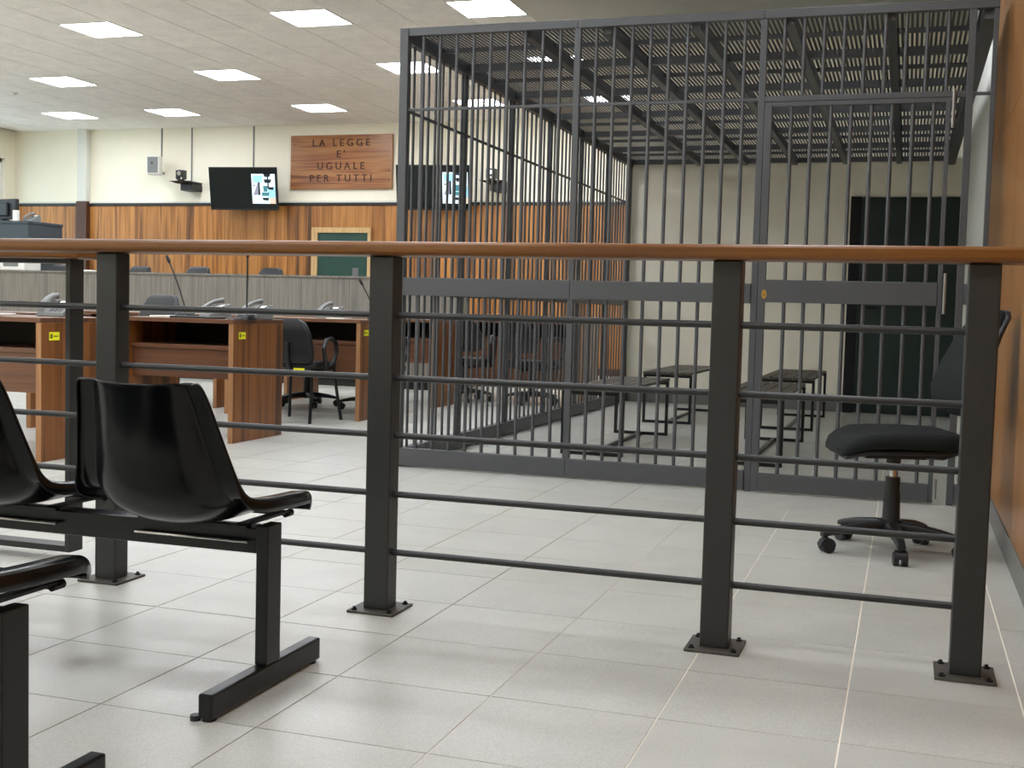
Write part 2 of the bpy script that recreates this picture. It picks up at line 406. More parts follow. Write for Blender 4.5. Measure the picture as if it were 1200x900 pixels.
# ------------------------------------------------------------------ wooden topped steel railing
RY0, RY1 = 3.25, 3.32
rail = thing('railing', 'dark grey steel railing with brown wooden handrail across the foreground', 'railing', (0, 3.285, 0))
hrl = MB()
ring = lambda x: [(x, y, 1.0855+z) for y, z in rrect(.135, .041, .012, 4)]
hrl.loft([ring(-4.2), ring(.40)]).build('handrail', RAILW, rail, True)
posts = [-3.44, -2.482, -1.52, -.506, .140]
for k, px in enumerate(posts):
    p = box('post', (0, .078, -.035, .035, .008, 1.064), GREY_STEEL, rail, bevel=.004, loc=(px, 0, 0))
    pl = box('base_plate', (-.036, .114, -.075, .08, 0, .008), mat('plate_steel', '#46423c', rough=.5, noise=.25, nscale=40), p, bevel=.0015)
    for bx in (-.018, .096):
        for by in (-.058, .062):
            MB().cyl((bx, by, .008), (bx, by, .013), .009, 6).cyl((bx, by, .013), (bx, by, .018), .005, 8).build('bolt', BLACK_STEEL, p)
RZ = [.891, .704, .532, .355, .179]
ends = [-4.2] + posts + [.40]
for k in range(len(ends)-1):
    x0 = ends[k] + (.078 if k > 0 else 0); x1 = ends[k+1]
    if x1-x0 < .02 or k == len(ends)-2: continue
    for z in RZ:
        MB().cyl((x0, 0, z), (x1, 0, z), .0098, 14).build('rail', GREY_STEEL, rail, True)
# wicket gate leaf standing just behind the railing on the left
gt = thing('railing_gate', 'dark flat bar gate frame with wooden cap, behind the left end of the railing', 'gate', (-2.738, 3.485, 0))
GX = -.69
box('gate_post', (-.022, 0, -.035, .035, .03, 1.05), GREY_STEEL, gt, bevel=.002)
box('gate_post', (GX, GX+.022, -.035, .035, .03, 1.05), GREY_STEEL, gt, bevel=.002)
box('bottom_bar', (GX+.022, -.022, -.035, .035, .03, .052), GREY_STEEL, gt, bevel=.002)
box('top_bar', (GX+.022, -.022, -.035, .035, 1.035, 1.05), GREY_STEEL, gt, bevel=.002)
box('handrail', (GX-.02, .05, -.06, .06, 1.05, 1.082), RAILW, gt, bevel=.008)
MB().cyl((GX+.05, 0, 0), (GX+.05, 0, .03), .008, 10).build('drop_bolt', GREY_STEEL, gt)

# ------------------------------------------------------------------ prisoners' cage
CX0, CX1, CY0, CY1, CH = -2.785, .353, 6.33, 12.13, 2.478
cage = thing('prisoner_dock_cage', 'tall dark grey steel barred dock cage with grating roof at the right', 'cage', (CX0, CY0, 0))
OX, OY = CX0, CY0
def cb(name, x0, x1, y0, y1, z0, z1, par=cage, mt=CAGE_STEEL, bevel=.0025):
    return box(name, (x0-OX, x1-OX, y0-OY, y1-OY, z0, z1), mt, par, bevel)
cb('corner_post', -2.785, -2.735, 6.30, 6.35, 0, CH)
BAY = [-1.752, -.765, .235]
cb('front_post', -1.770, -1.735, 6.31, 6.345, .108, CH-.045)
cb('front_post', -.782, -.748, 6.31, 6.345, .0, CH-.045)
cb('front_post', .218, .252, 6.31, 6.345, 0, CH-.045)
cb('wall_post', .330, .353, 6.31, 6.35, 0, CH-.045)
cb('top_rail', -2.735, -1.7525, 6.305, 6.35, CH-.045, CH); cb('top_rail', -1.7515, -.7655, 6.305, 6.35, CH-.045, CH); cb('top_rail', -.7645, .353, 6.305, 6.35, CH-.045, CH)
for a, b_ in ((-2.735, -1.752), (-1.751, -.783)):
    cb('bottom_band', a, b_, 6.298, 6.34, .008, .108)
    cb('lock_band', a, b_, 6.298, 6.34, .981, 1.083)
cb('bottom_band', .253, .329, 6.30, 6.34, .008, .108); cb('lock_band', .253, .329, 6.30, 6.34, 1.0, 1.10)
for a, b_ in ((-2.735, -1.770), (-1.735, -.782), (.252, .33)): cb('tie_bar', a, b_, 6.318, 6.335, 2.019, 2.035)
cb('door_lintel', -.748, .218, 6.31, 6.345, 2.012, 2.042)
barme = {}
def bar(x, y, z0, z1, par=cage, ox=OX, oy=OY, r=.0098):
    key = (round(z0, 3), round(z1, 3), r)
    if key not in barme: barme[key] = MB().cyl((0, 0, z0), (0, 0, z1), r, 10).mesh('bar', CAGE_STEEL, True)
    return link('bar', barme[key], par, 0, (x-ox, y-oy, 0))
for k in range(9):
    for x in (-2.65+.1*k, -1.65+.0985*k):
        bar(x, 6.327, .1075, .982); bar(x, 6.327, 1.082, CH-.044)
    bar(-.662+.0985*k, 6.327, 2.041, CH-.044)
# hinged door of the cage
cdoor = bpy.data.objects.new('cage_door', None); COL.objects.link(cdoor); cdoor.parent = cage; cdoor.empty_display_size = .1
cb('stile', -.745, -.708, 6.295, 6.33, .01, 2.008, cdoor); cb('stile', .130, .152, 6.295, 6.33, .01, 2.008, cdoor)
cb('door_top', -.708, .130, 6.295, 6.33, 1.985, 2.008, cdoor)
cb('door_band', -.708, .130, 6.29, 6.332, .989, 1.105, cdoor); cb('kick_band', -.708, .130, 6.29, 6.332, .012, .1, cdoor)
for k in range(8):
    x = -.612+.098*k
    bar(x, 6.314, .099, .99, cdoor); bar(x, 6.314, 1.104, 1.986, cdoor)
lk = MB(); lk.loft([[(-.6995+.013*math.cos(2*PI*i/20)-OX-.012, 6.29-OY-.001-dy, 1.03+.024*math.sin(2*PI*i/20)) for i in range(20)] for dy in (0, .006)])
lk.build('lock_plate', BRASS, cdoor, True)
MB().cyl((-.711-OX, 6.2835-OY, 1.026), (-.711-OX, 6.2825-OY, 1.026), .0035, 10).build('keyhole', DARK, cdoor)
hgm = MB()
hg = []
for z0, z1 in ((1.86, 2.05), (.95, 1.15), (.03, .13)):
    MB().cyl((.163-OX, 6.29-OY, z0), (.163-OX, 6.29-OY, z1), .0085, 10).build('hinge', mat('worn_steel', '#8d8b85', rough=.35, metal=.6), cdoor, True)
# side wall of the cage
NB = 6; BW = (CY1-6.35)/NB
cb('side_bottom_band', -2.785, -2.735, 6.351, CY1, .008, .1); cb('side_top_rail', -2.785, -2.735, 6.351, CY1, CH-.075, CH)
cb('side_lock_band', -2.775, -2.745, 6.351, CY1, .985, 1.085); cb('side_tie_bar', -2.768, -2.752, 6.351, CY1, 2.019, 2.035)
for k in range(1, NB+1):
    y = 6.35+BW*k
    cb('side_post', -2.776, -2.744, y-.05, y, .1, CH-.075)
for k in range(NB):
    for j in range(8):
        y = 6.35+BW*k+.045+(BW-.05)*(j+.55)/8.2
        bar(-2.76, y, .1, .985, r=.0085); bar(-2.76, y, 1.085, CH-.075, r=.0085)
# roof
for x in (-2.05, -1.6, -1.12, -.64, -.15): cb('roof_joist', x-.024, x+.024, 6.351, CY1, CH-.075, CH-.012)
cb('roof_edge', .285, .353, 6.351, CY1, CH-.09, CH)
for k in range(1, 2*NB+1):
    y = 6.35+BW*k/2; th = .045 if k % 2 == 0 else .024
    cb('roof_purlin', -2.735, .285, y-th, y, CH-.010-th, CH-.010, bevel=0)
gr = MB(); x = -2.73
while x < .28:
    gr.box(x-OX, x+.0132-OX, .02, CY1-OY, CH-.010, CH-.0055); x += .025
stuff(gr.build('roof_grating', mat('grating_steel', '#3a3b3b', rough=.5), cage))

# ------------------------------------------------------------------ slatted benches in the cage
BEN = [((-2.09, -1.68, 7.35, 8.95), 'slatted metal bench in the cage, front left by the side bars'),
       ((-2.09, -1.68, 9.85, 11.4), 'slatted metal bench in the cage, back left near the cream wall'),
       ((-1.12, -.69, 7.35, 9.05), 'slatted metal bench in the cage, front right by the door'),
       ((-1.12, -.69, 9.85, 11.4), 'slatted metal bench in the cage, back right before the dark green door')]
for (x0, x1, y0, y1), lab in BEN:
    b0 = thing('slatted_bench', lab, 'bench', ((x0+x1)/2, (y0+y1)/2, 0), 0, 'benches inside the cage')
    hw, hl = (x1-x0)/2, (y1-y0)/2; sw = 2*hw/5
    for k in range(5):
        box('slat', (-hw+k*sw+.005, -hw+(k+1)*sw-.005, -hl, hl, .41, .43), SLATW, b0, bevel=.002)
    for ye in (-hl+.06, hl-.06-.0):
        box('cross_bar', (-hw, hw, ye-.012, ye+.012, .385, .409), BLACK_STEEL, b0)
        box('leg', (-hw, -hw+.022, ye-.012, ye+.012, .022, .385), BLACK_STEEL, b0)
        box('leg', (hw-.022, hw, ye-.012, ye+.012, .022, .385), BLACK_STEEL, b0)
        box('foot_bar', (-hw, hw, ye-.012, ye+.012, 0, .022), BLACK_STEEL, b0)
    box('stretcher', (-.012, .012, -hl+.072, hl-.072, 0, .022), BLACK_STEEL, b0)

# ------------------------------------------------------------------ beam seating with black shells
def shell_mesh():
    rows = [(-.283, .728, .135, .02), (-.288, .735, .148, .026), (-.286, .727, .157, .03), (-.280, .70, .165, .036), (-.270, .64, .178, .044), (-.258, .575, .193, .05),
            (-.243, .51, .207, .055), (-.222, .455, .219, .059), (-.172, .412, .226, .063), (-.08, .396, .227, .066), (.01, .392, .222, .064),
            (.10, .394, .212, .057), (.16, .400, .202, .048), (.192, .405, .190, .038), (.206, .400, .178, .028), (.208, .388, .168, .018)]
    U = [-1, -.93, -.79, -.75, -.70, -.62, -.45, -.2, 0, .2, .45, .62, .70, .75, .79, .93, 1]
    mb = MB(); n = len(rows); nu = len(U)+2
    pts = []
    for k, (y, z, w_, d) in enumerate(rows):
        a = rows[max(0, k-1)]; b = rows[min(n-1, k+1)]
        ty, tz = b[0]-a[0], b[1]-a[1]; l = math.hypot(ty, tz); ty /= l; tz /= l
        ny, nz = -tz, ty                      # towards the sitter
        if ny < 0 and nz < 0: ny, nz = -ny, -nz
        if k <= 1: ny, nz = .97, .22
        def P(u, off=0., out=0.):
            e = d*min(1, abs(u)/.75)**3.2 + .1*d*max(0, abs(u)-.75)/.25
            return (w_*u+out*(1 if u > 0 else -1), y+ny*(e+off), z+nz*(e+off))
        rim = (-.014 if k < 7 else -.032) if 1 < k < n-1 else -.006
        row = [P(-1, rim, .003)] + [P(u) for u in U] + [P(1, rim, .003)]
        pts.append(row)
    # top and front rims fold back as well
    for row in pts: mb.v += row
    for k in range(n-1):
        for i in range(nu-1):
            mb.face((k*nu+i, k*nu+i+1, (k+1)*nu+i+1, (k+1)*nu+i))
    return mb.mesh('seat_shell', BLACK_PLASTIC, True)
SHELL = shell_mesh()
def seat_shell(par, x):
    o = link('seat_shell', SHELL, par, 0, (x, 0, 0))
    sd = o.modifiers.new('thick', 'SOLIDIFY'); sd.thickness = .006; sd.offset = 0
    sb = o.modifiers.new('sub', 'SUBSURF'); sb.levels = 1; sb.render_levels = 2
    br = MB()
    br.box(-.15, .15, -.048, -.030, .388, .394).box(-.15, .15, -.052, -.040, .355, .360)
    for s in (-.13, .13): br.box(s-.014, s+.014, -.035, .17, .3915, .3975)
    br.box(-.15, .15, .155, .178, .386, .392)
    br.build('bracket', BLACK_STEEL, o)
    gl = MB()
    gl.cyl((-.155, -.052, .357), (.155, -.052, .357), .0035, 8)
    gl.build('bracket_rod', CHROME, o, True)
    for s in (-.13, .13): MB().cyl((s, .17, .387), (s+.001, .20, .388), .009, 10).build('clip', SOFT_BLACK, o, True)
def beam_seat(loc, label):
    t = thing('beam_seat', label, 'seating', loc, 0, 'rows of linked black shell seats')
    # origin: floor under the right hand leg post, beam runs to -x
    box('beam', (-2.9, -.032, -.033, .027, .327, .387), BLACK_STEEL, t, bevel=.003)
    for lx in (-.032, -2.2):
        box('leg_post', (lx, lx+.032, -.036, .03, .062, .395), BLACK_STEEL, t, bevel=.003)
        box('foot_bar', (lx-.003, lx+.032, -.27, .24, .006, .062), BLACK_STEEL, t, bevel=.005)
        for fy in (-.25, .215): MB().cyl((lx+.0145, fy, 0), (lx+.0145, fy, .007), .016, 12).build('glide', SOFT_BLACK, t)
    MB().cyl((-.045, -.262, .0), (-.045, -.262, .012), .012, 10).cyl((-.034, -.262, .006), (-.045, -.262, .006), .005, 8).build('levelling_screw', SOFT_BLACK, t)
    for k in range(5): seat_shell(t, -.20-.54*k)
    return t
beam_seat((-1.401, 2.503, 0), 'row of black plastic shell seats on a beam, close to the railing')
beam_seat((-1.401, 1.633, 0), 'nearer row of black seats, only a seat edge and leg at lower left')

# ------------------------------------------------------------------ office chairs
def cushion(rings_spec, axis, mt, name, par, sub=1):
    """rings: (pos along axis, centre a, centre b, width, thick, corner r)"""
    mb = MB(); R = []
    for (t, ca, cb_, wd, th, r) in rings_spec:
        ring = []
        for p, q in rrect(wd, th, r, 5):
            ring.append((ca+p, t, cb_+q) if axis == 'y' else (ca+p, cb_+q, t))
        R.append(ring)
    mb.loft(R); return mb.build(name, mt, par, True)
def office_chair(name, label, loc, rz, seat_z=.47, fabric=BLACK_FABRIC, arms=False, tall=.5, wide=.42, seat_w=.48, group=None, base_rot=0., lean=0.):
    t = thing(name, label, 'chair', loc, rz, group)   # faces +y
    for k in range(5):
        a = base_rot+2*PI*k/5-rz; c, s = math.cos(a), math.sin(a)
        M = Matrix.Rotation(a, 4, 'Z')
        rings = []
        for x, wd, z0, z1 in ((.025, .055, .075, .125), (.10, .05, .078, .122), (.19, .042, .075, .108), (.255, .036, .066, .092), (.285, .032, .062, .082)):
            rings.append([M @ Vector((x, p, (z0+z1)/2+q)) for p, q in rrect(wd, z1-z0, .012, 3)])
        st = MB(); st.loft(rings); leg = st.build('base_arm', SOFT_BLACK, t, True)
        cs = MB(); cxp = .268
        for sgn in (-1, 1):
            cs.cyl(M @ Vector((cxp-.005, sgn*.007, .026)), M @ Vector((cxp-.005, sgn*.026, .026)), .026, 16)
        cs.cyl(M @ Vector((cxp, 0, .03)), M @ Vector((cxp, 0, .068)), .009, 8)
        hood = [[M @ Vector((cxp-.005+rr*math.cos(q), yy, .028+rr*math.sin(q))) for q in [PI*i/8 for i in range(9)] for rr in (.031,)] for yy in (-.02, .02)]
        cs.loft(hood)
        cs.build('caster', SOFT_BLACK, leg, True)
    MB().cyl((0, 0, .07), (0, 0, .13), .045, 20).cyl((0, 0, .13), (0, 0, .24), .034, 20, .031).cyl((0, 0, .24), (0, 0, .30), .028, 20).build('column_cover', SOFT_BLACK, t, True)
    MB().cyl((0, 0, .30), (0, 0, seat_z-.10), .0135, 16).build('gas_spring', CHROME, t, True)
    z = seat_z
    MB().box(-.09, .09, -.10, .13, z-.115, z-.085).cyl((0, 0, z-.14), (0, 0, z-.10), .028, 16).build('tilt_mechanism', SOFT_BLACK, t)
    cushion([(-.225, 0, z-.045, seat_w-.16, .03, .014), (-.222, 0, z-.042, seat_w-.08, .06, .028), (-.19, 0, z-.04, seat_w-.03, .068, .03), (-.08, 0, z-.036, seat_w, .064, .03),
             (.06, 0, z-.036, seat_w, .062, .03), (.14, 0, z-.042, seat_w-.01, .062, .03), (.19, 0, z-.058, seat_w-.04, .058, .028), (.222, 0, z-.076, seat_w-.08, .046, .022), (.236, 0, z-.09, seat_w-.14, .026, .012)], 'y', fabric, 'seat', t)
    cushion([(-.21, 0, z-.072, seat_w-.14, .014, .006), (-.15, 0, z-.076, seat_w-.06, .018, .008), (.15, 0, z-.084, seat_w-.06, .02, .009), (.22, 0, z-.106, seat_w-.12, .018, .008)], 'y', SOFT_BLACK, 'seat_pan', t)
    bz = z+.06
    MB().tube([(0, -.05, z-.10), (0, -.19, z-.105), (0, -.26, z-.08), (0, -.285, z+.0), (0, -.275, z+.12), (0, -.262, z+.25)], .02, 8).build('back_bar', SOFT_BLACK, t, True)
    def brings(off, grow, th):
        return [(bz-.0+.0, 0, -.225+off, wide*.62+grow, th*.5, th*.24), (bz+.012, 0, -.225+off, wide*.8+grow, th*.85, th*.4), (bz+tall*.08, 0, -.222+off, wide*.95+grow, th, th*.45), (bz+tall*.25, 0, -.215+off, wide+grow, th, th*.45),
                (bz+tall*.5, 0, -.225-lean*.4+off, wide*.9+grow, th, th*.45), (bz+tall*.75, 0, -.25-lean*.7+off, wide*.76+grow, th, th*.45), (bz+tall*.93, 0, -.275-lean+off, wide*.62+grow, th*.9, th*.42),
                (bz+tall*.985, 0, -.282-lean+off, wide*.5+grow, th*.7, th*.3), (bz+tall, 0, -.284-lean+off, wide*.34+grow, th*.35, th*.15)]
    cushion(brings(0, 0, .055), 'z', fabric, 'backrest', t)
    cushion(brings(-.03, .006, .028), 'z', SOFT_BLACK, 'back_shell', t)
    if arms:
        for s in (-1, 1):
            x = s*(seat_w/2+.03)
            loop = [(x-s*.10, .0, z-.09), (x, .02, z-.08), (x, .10, z+.02), (x, .15, z+.12), (x, .12, z+.19), (x, .0, z+.205), (x, -.12, z+.195), (x, -.16, z+.14), (x, -.12, z+.02), (x, -.05, z-.08), (x-s*.10, -.03, z-.09)]
            MB().tube(loop, .02, 8).build('armrest', SOFT_BLACK, t, True)
    return t
office_chair('office_chair', 'black fabric swivel chair without arms beside the wood panelled wall', (-.03, 4.93, 0), math.radians(105), seat_z=.495, seat_w=.45, base_rot=math.radians(207), tall=.41, wide=.46, lean=.06)
oc = office_chair('office_chair', 'black swivel chair with loop arms behind the gap between the desks', (-5.12, 9.68, 0), math.radians(25), seat_z=.44, arms=True, fabric=LEATHER, tall=.30, wide=.46, base_rot=.4)
OG = 'swivel chairs of the courtroom'
oc['group'] = OG
dup(oc, (-4.45, 9.62, 0), math.radians(-12), 'black swivel chair at the rear desk, its wheels beside the desk end panel', OG)
hc = office_chair('office_chair', 'x', (-5.85, 8.2, 0), math.radians(175), seat_z=.48, arms=True, fabric=LEATHER, tall=.42, wide=.46, base_rot=.4)
hc['group'] = OG; hc['label'] = ( 'black swivel chair whose rounded back top shows right of the second railing post')
for x, y, lab in ((-9.78, 13.45, 'black chair top above the grey bench, leftmost right of the railing post'), (-9.3, 14.05, 'black chair top behind the grey bench, left half of the touching pair'),
               (-8.75, 13.25, 'black chair top above the grey bench, taller one behind the slanted microphone'), (-7.72, 13.3, 'black chair top above the grey bench, right of the upright microphone'),
               (-10.85, 13.2, 'dark blue black chair top beside the white printer')):
    dup(hc, (x, y, .40), math.radians(180), lab, 'chairs behind the grey bench')

dup(oc, (-4.15, 11.14, 0), math.radians(10), 'black swivel chair at the far right desk, left one, behind the cage side bars', OG)
dup(oc, (-3.45, 11.14, 0), math.radians(-20), 'black swivel chair at the far right desk, right one, behind the cage side bars', OG)
# visitor chair with loop arms and a yellow inventory tag
vc = thing('visitor_chair', 'black four legged armchair with a yellow tag, between the two nearest desks', 'chair', (-4.5, 8.42, 0))
cushion([(-.20, 0, .44, .34, .03, .014), (-.18, 0, .445, .42, .055, .025), (.0, 0, .445, .44, .06, .028), (.16, 0, .44, .43, .055, .025), (.21, 0, .43, .36, .03, .014)], 'y', LEATHER, 'seat', vc)
cushion([(.46, 0, -.205, .34, .03, .014), (.475, 0, -.207, .40, .05, .024), (.55, 0, -.21, .42, .055, .026), (.68, 0, -.225, .38, .055, .026), (.77, 0, -.24, .30, .05, .024), (.80, 0, -.245, .2, .03, .014)], 'z', LEATHER, 'backrest', vc)
for s in (-1, 1):
    MB().tube([(s*.19, -.225, 0), (s*.185, -.19, .3), (s*.18, -.19, .42)], .013, 8).build('leg', BLACK_STEEL, vc, True)
    MB().tube([(s*.23, .225, 0), (s*.2, .18, .3), (s*.19, .17, .42)], .013, 8).build('leg', BLACK_STEEL, vc, True)
    MB().tube([(s*.2, .03, .42), (s*.23, .08, .46), (s*.235, .12, .54), (s*.235, .10, .62), (s*.235, .03, .65), (s*.235, -.06, .64), (s*.235, -.10, .58), (s*.23, -.06, .48), (s*.2, -.0, .42)], .017, 8).build('armrest', SOFT_BLACK, vc, True)
    MB().tube([(s*.18, -.2, .41), (s*.19, .18, .41)], .011, 8).build('seat_rail', BLACK_STEEL, vc, True)
MB().tube([(-.18, -.2, .41), (.18, -.2, .41)], .011, 8).tube([(0, -.2, .41), (0, -.245, .5), (0, -.25, .62)], .02, 8).build('back_bar', SOFT_BLACK, vc, True)
vt = box('inventory_tag', (.045, .135, -.222, -.216, .375, .425), YELLOW, vc, loc=(0, 0, 0)); MB().box(.056, .076, -.2226, -.222, .394, .41).box(.084, .125, -.2226, -.222, .398, .404).build('tag_print', SOFT_BLACK, vt)

# ------------------------------------------------------------------ desks
def desk(x0, x1, y0, label, mod_z=.40, sticker=True, tail=.10):
    t = thing('courtroom_desk', label, 'desk', ((x0+x1)/2, y0, 0), 0, 'wooden courtroom desks'); h = (x1-x0)/2; D = .64
    box('desktop', (-h, h, -.012, D+.01, .775, .803), DESKX, t, bevel=.003)
    for s in (-1, 1):
        a, b_ = (s*h, s*(h-.034)); n = 7
        xa, xb = min(a, b_), max(a, b_)
        p = box('end_panel', (xa, xb, 0, D, .0, .7745), DESKW, t, bevel=.0015)
        box('edge_strip', (xa, xb, -.006, -.0005, 0, .7745), PALEW if False else wood('edge_band', ['#8a5f3a', '#996d46', '#a37850', '#996d46', '#8f643f'], 'z', fine=60, wide=12), p)
        if s == 1 and sticker:
            st = box('inventory_sticker', (xb, xb+.001,   .06, .145, .676, .722), YELLOW, p)
            MB().box(xb+.001, xb+.0015, .068, .088, .686, .711).box(xb+.001, xb+.0015, .096, .134, .695, .702).build('sticker_print', mat('sticker_ink', '#6d7410', rough=.6), p)
    box('shelf', (-h+.035, h-.035, .07, D-.06, .60, .628), DESKX, t, bevel=.002)
    box('modesty_panel', (-h+.035, h-.035, .085, .103, mod_z, .599), DESKX, t)
    box('back_panel', (-h+.035, h-.035, D-.05, D-.03, .60, .774), mat('desk_inside_shade', '#1d120c', rough=.7), t)  # compartment shade put into the colour: back panel nearly black
    return t
desk(-6.5, -4.535, 5.475, 'wooden desk with yellow sticker at far left, behind the railing gate', .375)
desk(-4.98, -4.12, 6.78, 'wooden desk with papers and two telephones, left of the black armchair', .41)
desk(-5.3, -4.085, 8.594, 'wooden desk right of the black armchair, partly behind the second railing post', .33)
desk(-7.4, -5.79, 6.88, 'wooden desk deeper in the left part, only its end panel showing under the nearest desk', .40, False)
desk(-7.2, -5.63, 9.0, 'wooden desk behind the middle desk, only an end panel visible below', .40, False)
desk(-5.6, -4.065, 10.12, 'wooden desk seen through the front left bars of the cage', .40, False)
desk(-4.60, -3.05, 11.5, 'wooden desk at the far right, seen through the side bars of the cage', .12, False)

def phone(loc, rz, label):
    t = thing('desk_telephone', label, 'telephone', loc, rz, 'telephones on the desks')
    M = Matrix.Rotation(math.radians(32), 4, 'X')
    MB().prism([(-.10, -.0), (.10, 0), (.10, .17), (-.10, .17)], .0, .001).build('foot_plate', MGREY, t)
    bd = MB(); bd.loft([[(-.1, -.02, .001), (.1, -.02, .001), (.1, .17, .001), (-.1, .17, .001)], [(-.095, -.015, .028), (.095, -.015, .028), (.095, .16, .115), (-.095, .16, .115)]])
    b0 = bd.build('body', LGREY, t, bevel=.006)
    def face(x0, x1, v0, v1, h0, h1):
        mb = MB(); ps = []
        for hh in (h0, h1):
            ps.append([(x, -.015+.175*v-.44*hh, .028+.087*v+.9*hh) for x, v in ((x0, v0), (x1, v0), (x1, v1), (x0, v1))])
        return mb.loft(ps)
    face(-.02, .08, .62, .92, 0, .003).build('display', mat('phone_display', '#2a2d2c', rough=.2), t)
    face(-.005, .065, .68, .86, .003, .0035).build('display_glass', WHITE, t)
    kp = MB()
    for i in range(3):
        for j in range(4):
            f = face(-.015+.033*i, .008+.033*i, .08+.12*j, .16+.12*j, 0, .004); b = len(kp.v); kp.v += f.v
            for q in f.f: kp.face([b+k for k in q])
    stuff(kp.build('keypad', MGREY, t))
    hs = MB(); R = []
    for k in range(11):
        v = k/10; y = -.02+.185*v; z = .055+.085*v+.022*math.sin(PI*v)
        wd = .05+.012*(abs(v-.5)*2)**2; th = .026+.012*(abs(v-.5)*2)**3
        R.append([(-.066+p, y, z+q) for p, q in rrect(wd, th, .012, 3)])
    hs.loft(R).build('handset', LGREY, t, True)
    return t
p0 = phone((-4.78, 5.85, .803), math.radians(8), 'pale grey telephone on the far left desk'); p0.scale = (.88, .88, .88)
dup(p0, (-4.52, 7.08, .803), math.radians(-35), 'grey telephone on the middle desk, left one of two')
dup(p0, (-4.25, 7.17, .803), math.radians(-25), 'grey telephone on the middle desk behind the upright microphone')
dup(p0, (-4.58, 8.95, .803), math.radians(-12), 'grey telephone on the right desk above the black armchair')
def mic(loc, dx, dz, label, dy=0):
    t = thing('gooseneck_microphone', label, 'microphone', loc, 0, 'gooseneck microphones')
    bs = MB(); bs.loft([[(p*1, q*1, z) for p, q in rrect(.10*s, .14*s, .02, 3)] for z, s in ((0, 1), (.022, .95), (.034, .8))]); bs.build('base', SOFT_BLACK, t, True)
    pts = [(dx*(k/8)**1.3, dy*(k/8), .03+dz*k/8) for k in range(9)]
    MB().tube(pts, .0055, 8).build('gooseneck', SOFT_BLACK, t, True)
    e = Vector(pts[-1]); d = (e-Vector(pts[-2])).normalized()
    MB().cyl(e-d*.004, e+d*.02, .008, 12, .013).cyl(e+d*.02, e+d*.05, .013, 12, .01).build('capsule', SOFT_BLACK, t, True)
    return t
mic((-4.66, 7.05, .803), -.13, .34, 'thin black gooseneck microphone leaning left on the middle desk')
mic((-4.14, 6.97, .803), 0.0, .38, 'thin black gooseneck microphone standing upright on the middle desk')
mic((-4.10, 8.9, .803), -.10, .25, 'short black gooseneck microphone beside the second railing post', dy=-.05)
mic((-5.3, 5.74, .803), -.02, .10, 'black microphone with bent neck on the far left desk')
def sheet(name, loc, w_, l, h, rz, mt, label, cat):
    t = box(name, (-w_/2, w_/2, -l/2, l/2, 0, h), mt, None, bevel=min(.002, h/3), loc=loc, rot=(0, 0, rz)); return tag(t, label, cat)
sheet('paper_stack', (-5.1, 5.68, .8032), .21, .3, .012, .2, PAPER, 'white sheets lying on the far left desk', 'paper')
sheet('paper_stack', (-4.87, 7.22, .8032), .21, .28, .008, .1, PAPER, 'white sheets on the left end of the middle desk', 'paper')
sheet('document_folder', (-4.51, 6.85, .8032), .2, .12, .014, .1, SOFT_BLACK, 'black folder at the front edge of the middle desk, left of the other folder', 'folder')
sheet('document_folder', (-4.36, 6.845, .8032), .2, .12, .012, -.05, SOFT_BLACK, 'black folder at the front edge of the middle desk, before the upright microphone', 'folder')
sheet('document_folder', (-4.155, 6.85, .8032), .05, .1, .010, 0, MGREY, 'small dark booklet on the right corner of the middle desk', 'booklet')
sheet('paper_stack', (-4.33, 8.70, .8032), .16, .14, .008, .0, PAPER, 'small white sheet on the front edge of the right desk', 'paper')

# ------------------------------------------------------------------ judges' bench and what is on or behind it
jb = thing('judges_bench', 'long grey oak judges bench in front of the panelled wall', 'bench', (-8.1, 12.2, 0))
def jx(n, x0, x1, y0, y1, z0, z1, mt, bevel=.002): return box(n, (x0+8.1, x1+8.1, y0-12.2, y1-12.2, z0, z1), mt, jb, bevel)
xx = -11.9
while xx < -4.67:
    x1 = min(xx+1.207, -4.66); c = (xx+x1)/2
    MB().box(xx-c+.001, x1-c-.001, 0, .03, .09, 1.215).build('front_panel', BENCHG, jb, loc=(c+8.1, 0, 0)); xx = x1
jx('top', -11.92, -4.64, 12.185, 12.61, 1.216, 1.238, BENCHG); jx('plinth', -11.86, -4.7, 12.26, 12.58, 0, .09, mat('plinth_black', '#191918', rough=.6))
jx('side_panel', -4.69, -4.66, 12.231, 12.6, .09, 1.215, BENCHG); jx('side_panel', -11.9, -11.87, 12.231, 12.6, .09, 1.215, BENCHG)
pr = thing('printer', 'white printer with an open tray on the left end of the grey bench', 'printer', (-10.75, 12.4, 1.238))
box('body', (-.34, .34, -.15, .15, 0, .135), WHITE, pr, bevel=.01)
box('tray_recess', (.02, .25, -.1515, -.15, .045, .10), LGREY, pr); box('tray_lip', (.02, .25, -.156, -.1515, .10, .112), MGREY, pr); box('tray_lip', (-.34, -.02, -.154, -.15, .03, .036), MGREY, pr); box('control_panel', (-.3, -.22, -.153, -.15, .06, .10), MGREY, pr)
cbn = thing('clerk_cabinet', 'dark slate blue tall cabinet rising behind the grey bench at far left', 'cabinet', (-12.0, 13.95, .40))
box('body', (-.75, .505, -.35, .35, 0, 1.51), SLATE, cbn, bevel=.004); box('top_board', (-.76, .515, -.36, .36, 1.511, 1.55), SLATE, cbn, bevel=.004)
mo = thing('computer_monitor', 'black computer monitor seen from behind on the dark cabinet', 'monitor', (-12.2, 13.9, 1.95), math.radians(-12))
box('screen_shell', (-.34, .34, -.03, .03, .04, .32), SOFT_BLACK, mo, bevel=.01); box('rear_cover', (-.2, .2, -.07, -.0305, .08, .27), SOFT_BLACK, mo, bevel=.015); box('stand', (-.1, .1, -.06, .06, 0, .039), SOFT_BLACK, mo, bevel=.005)
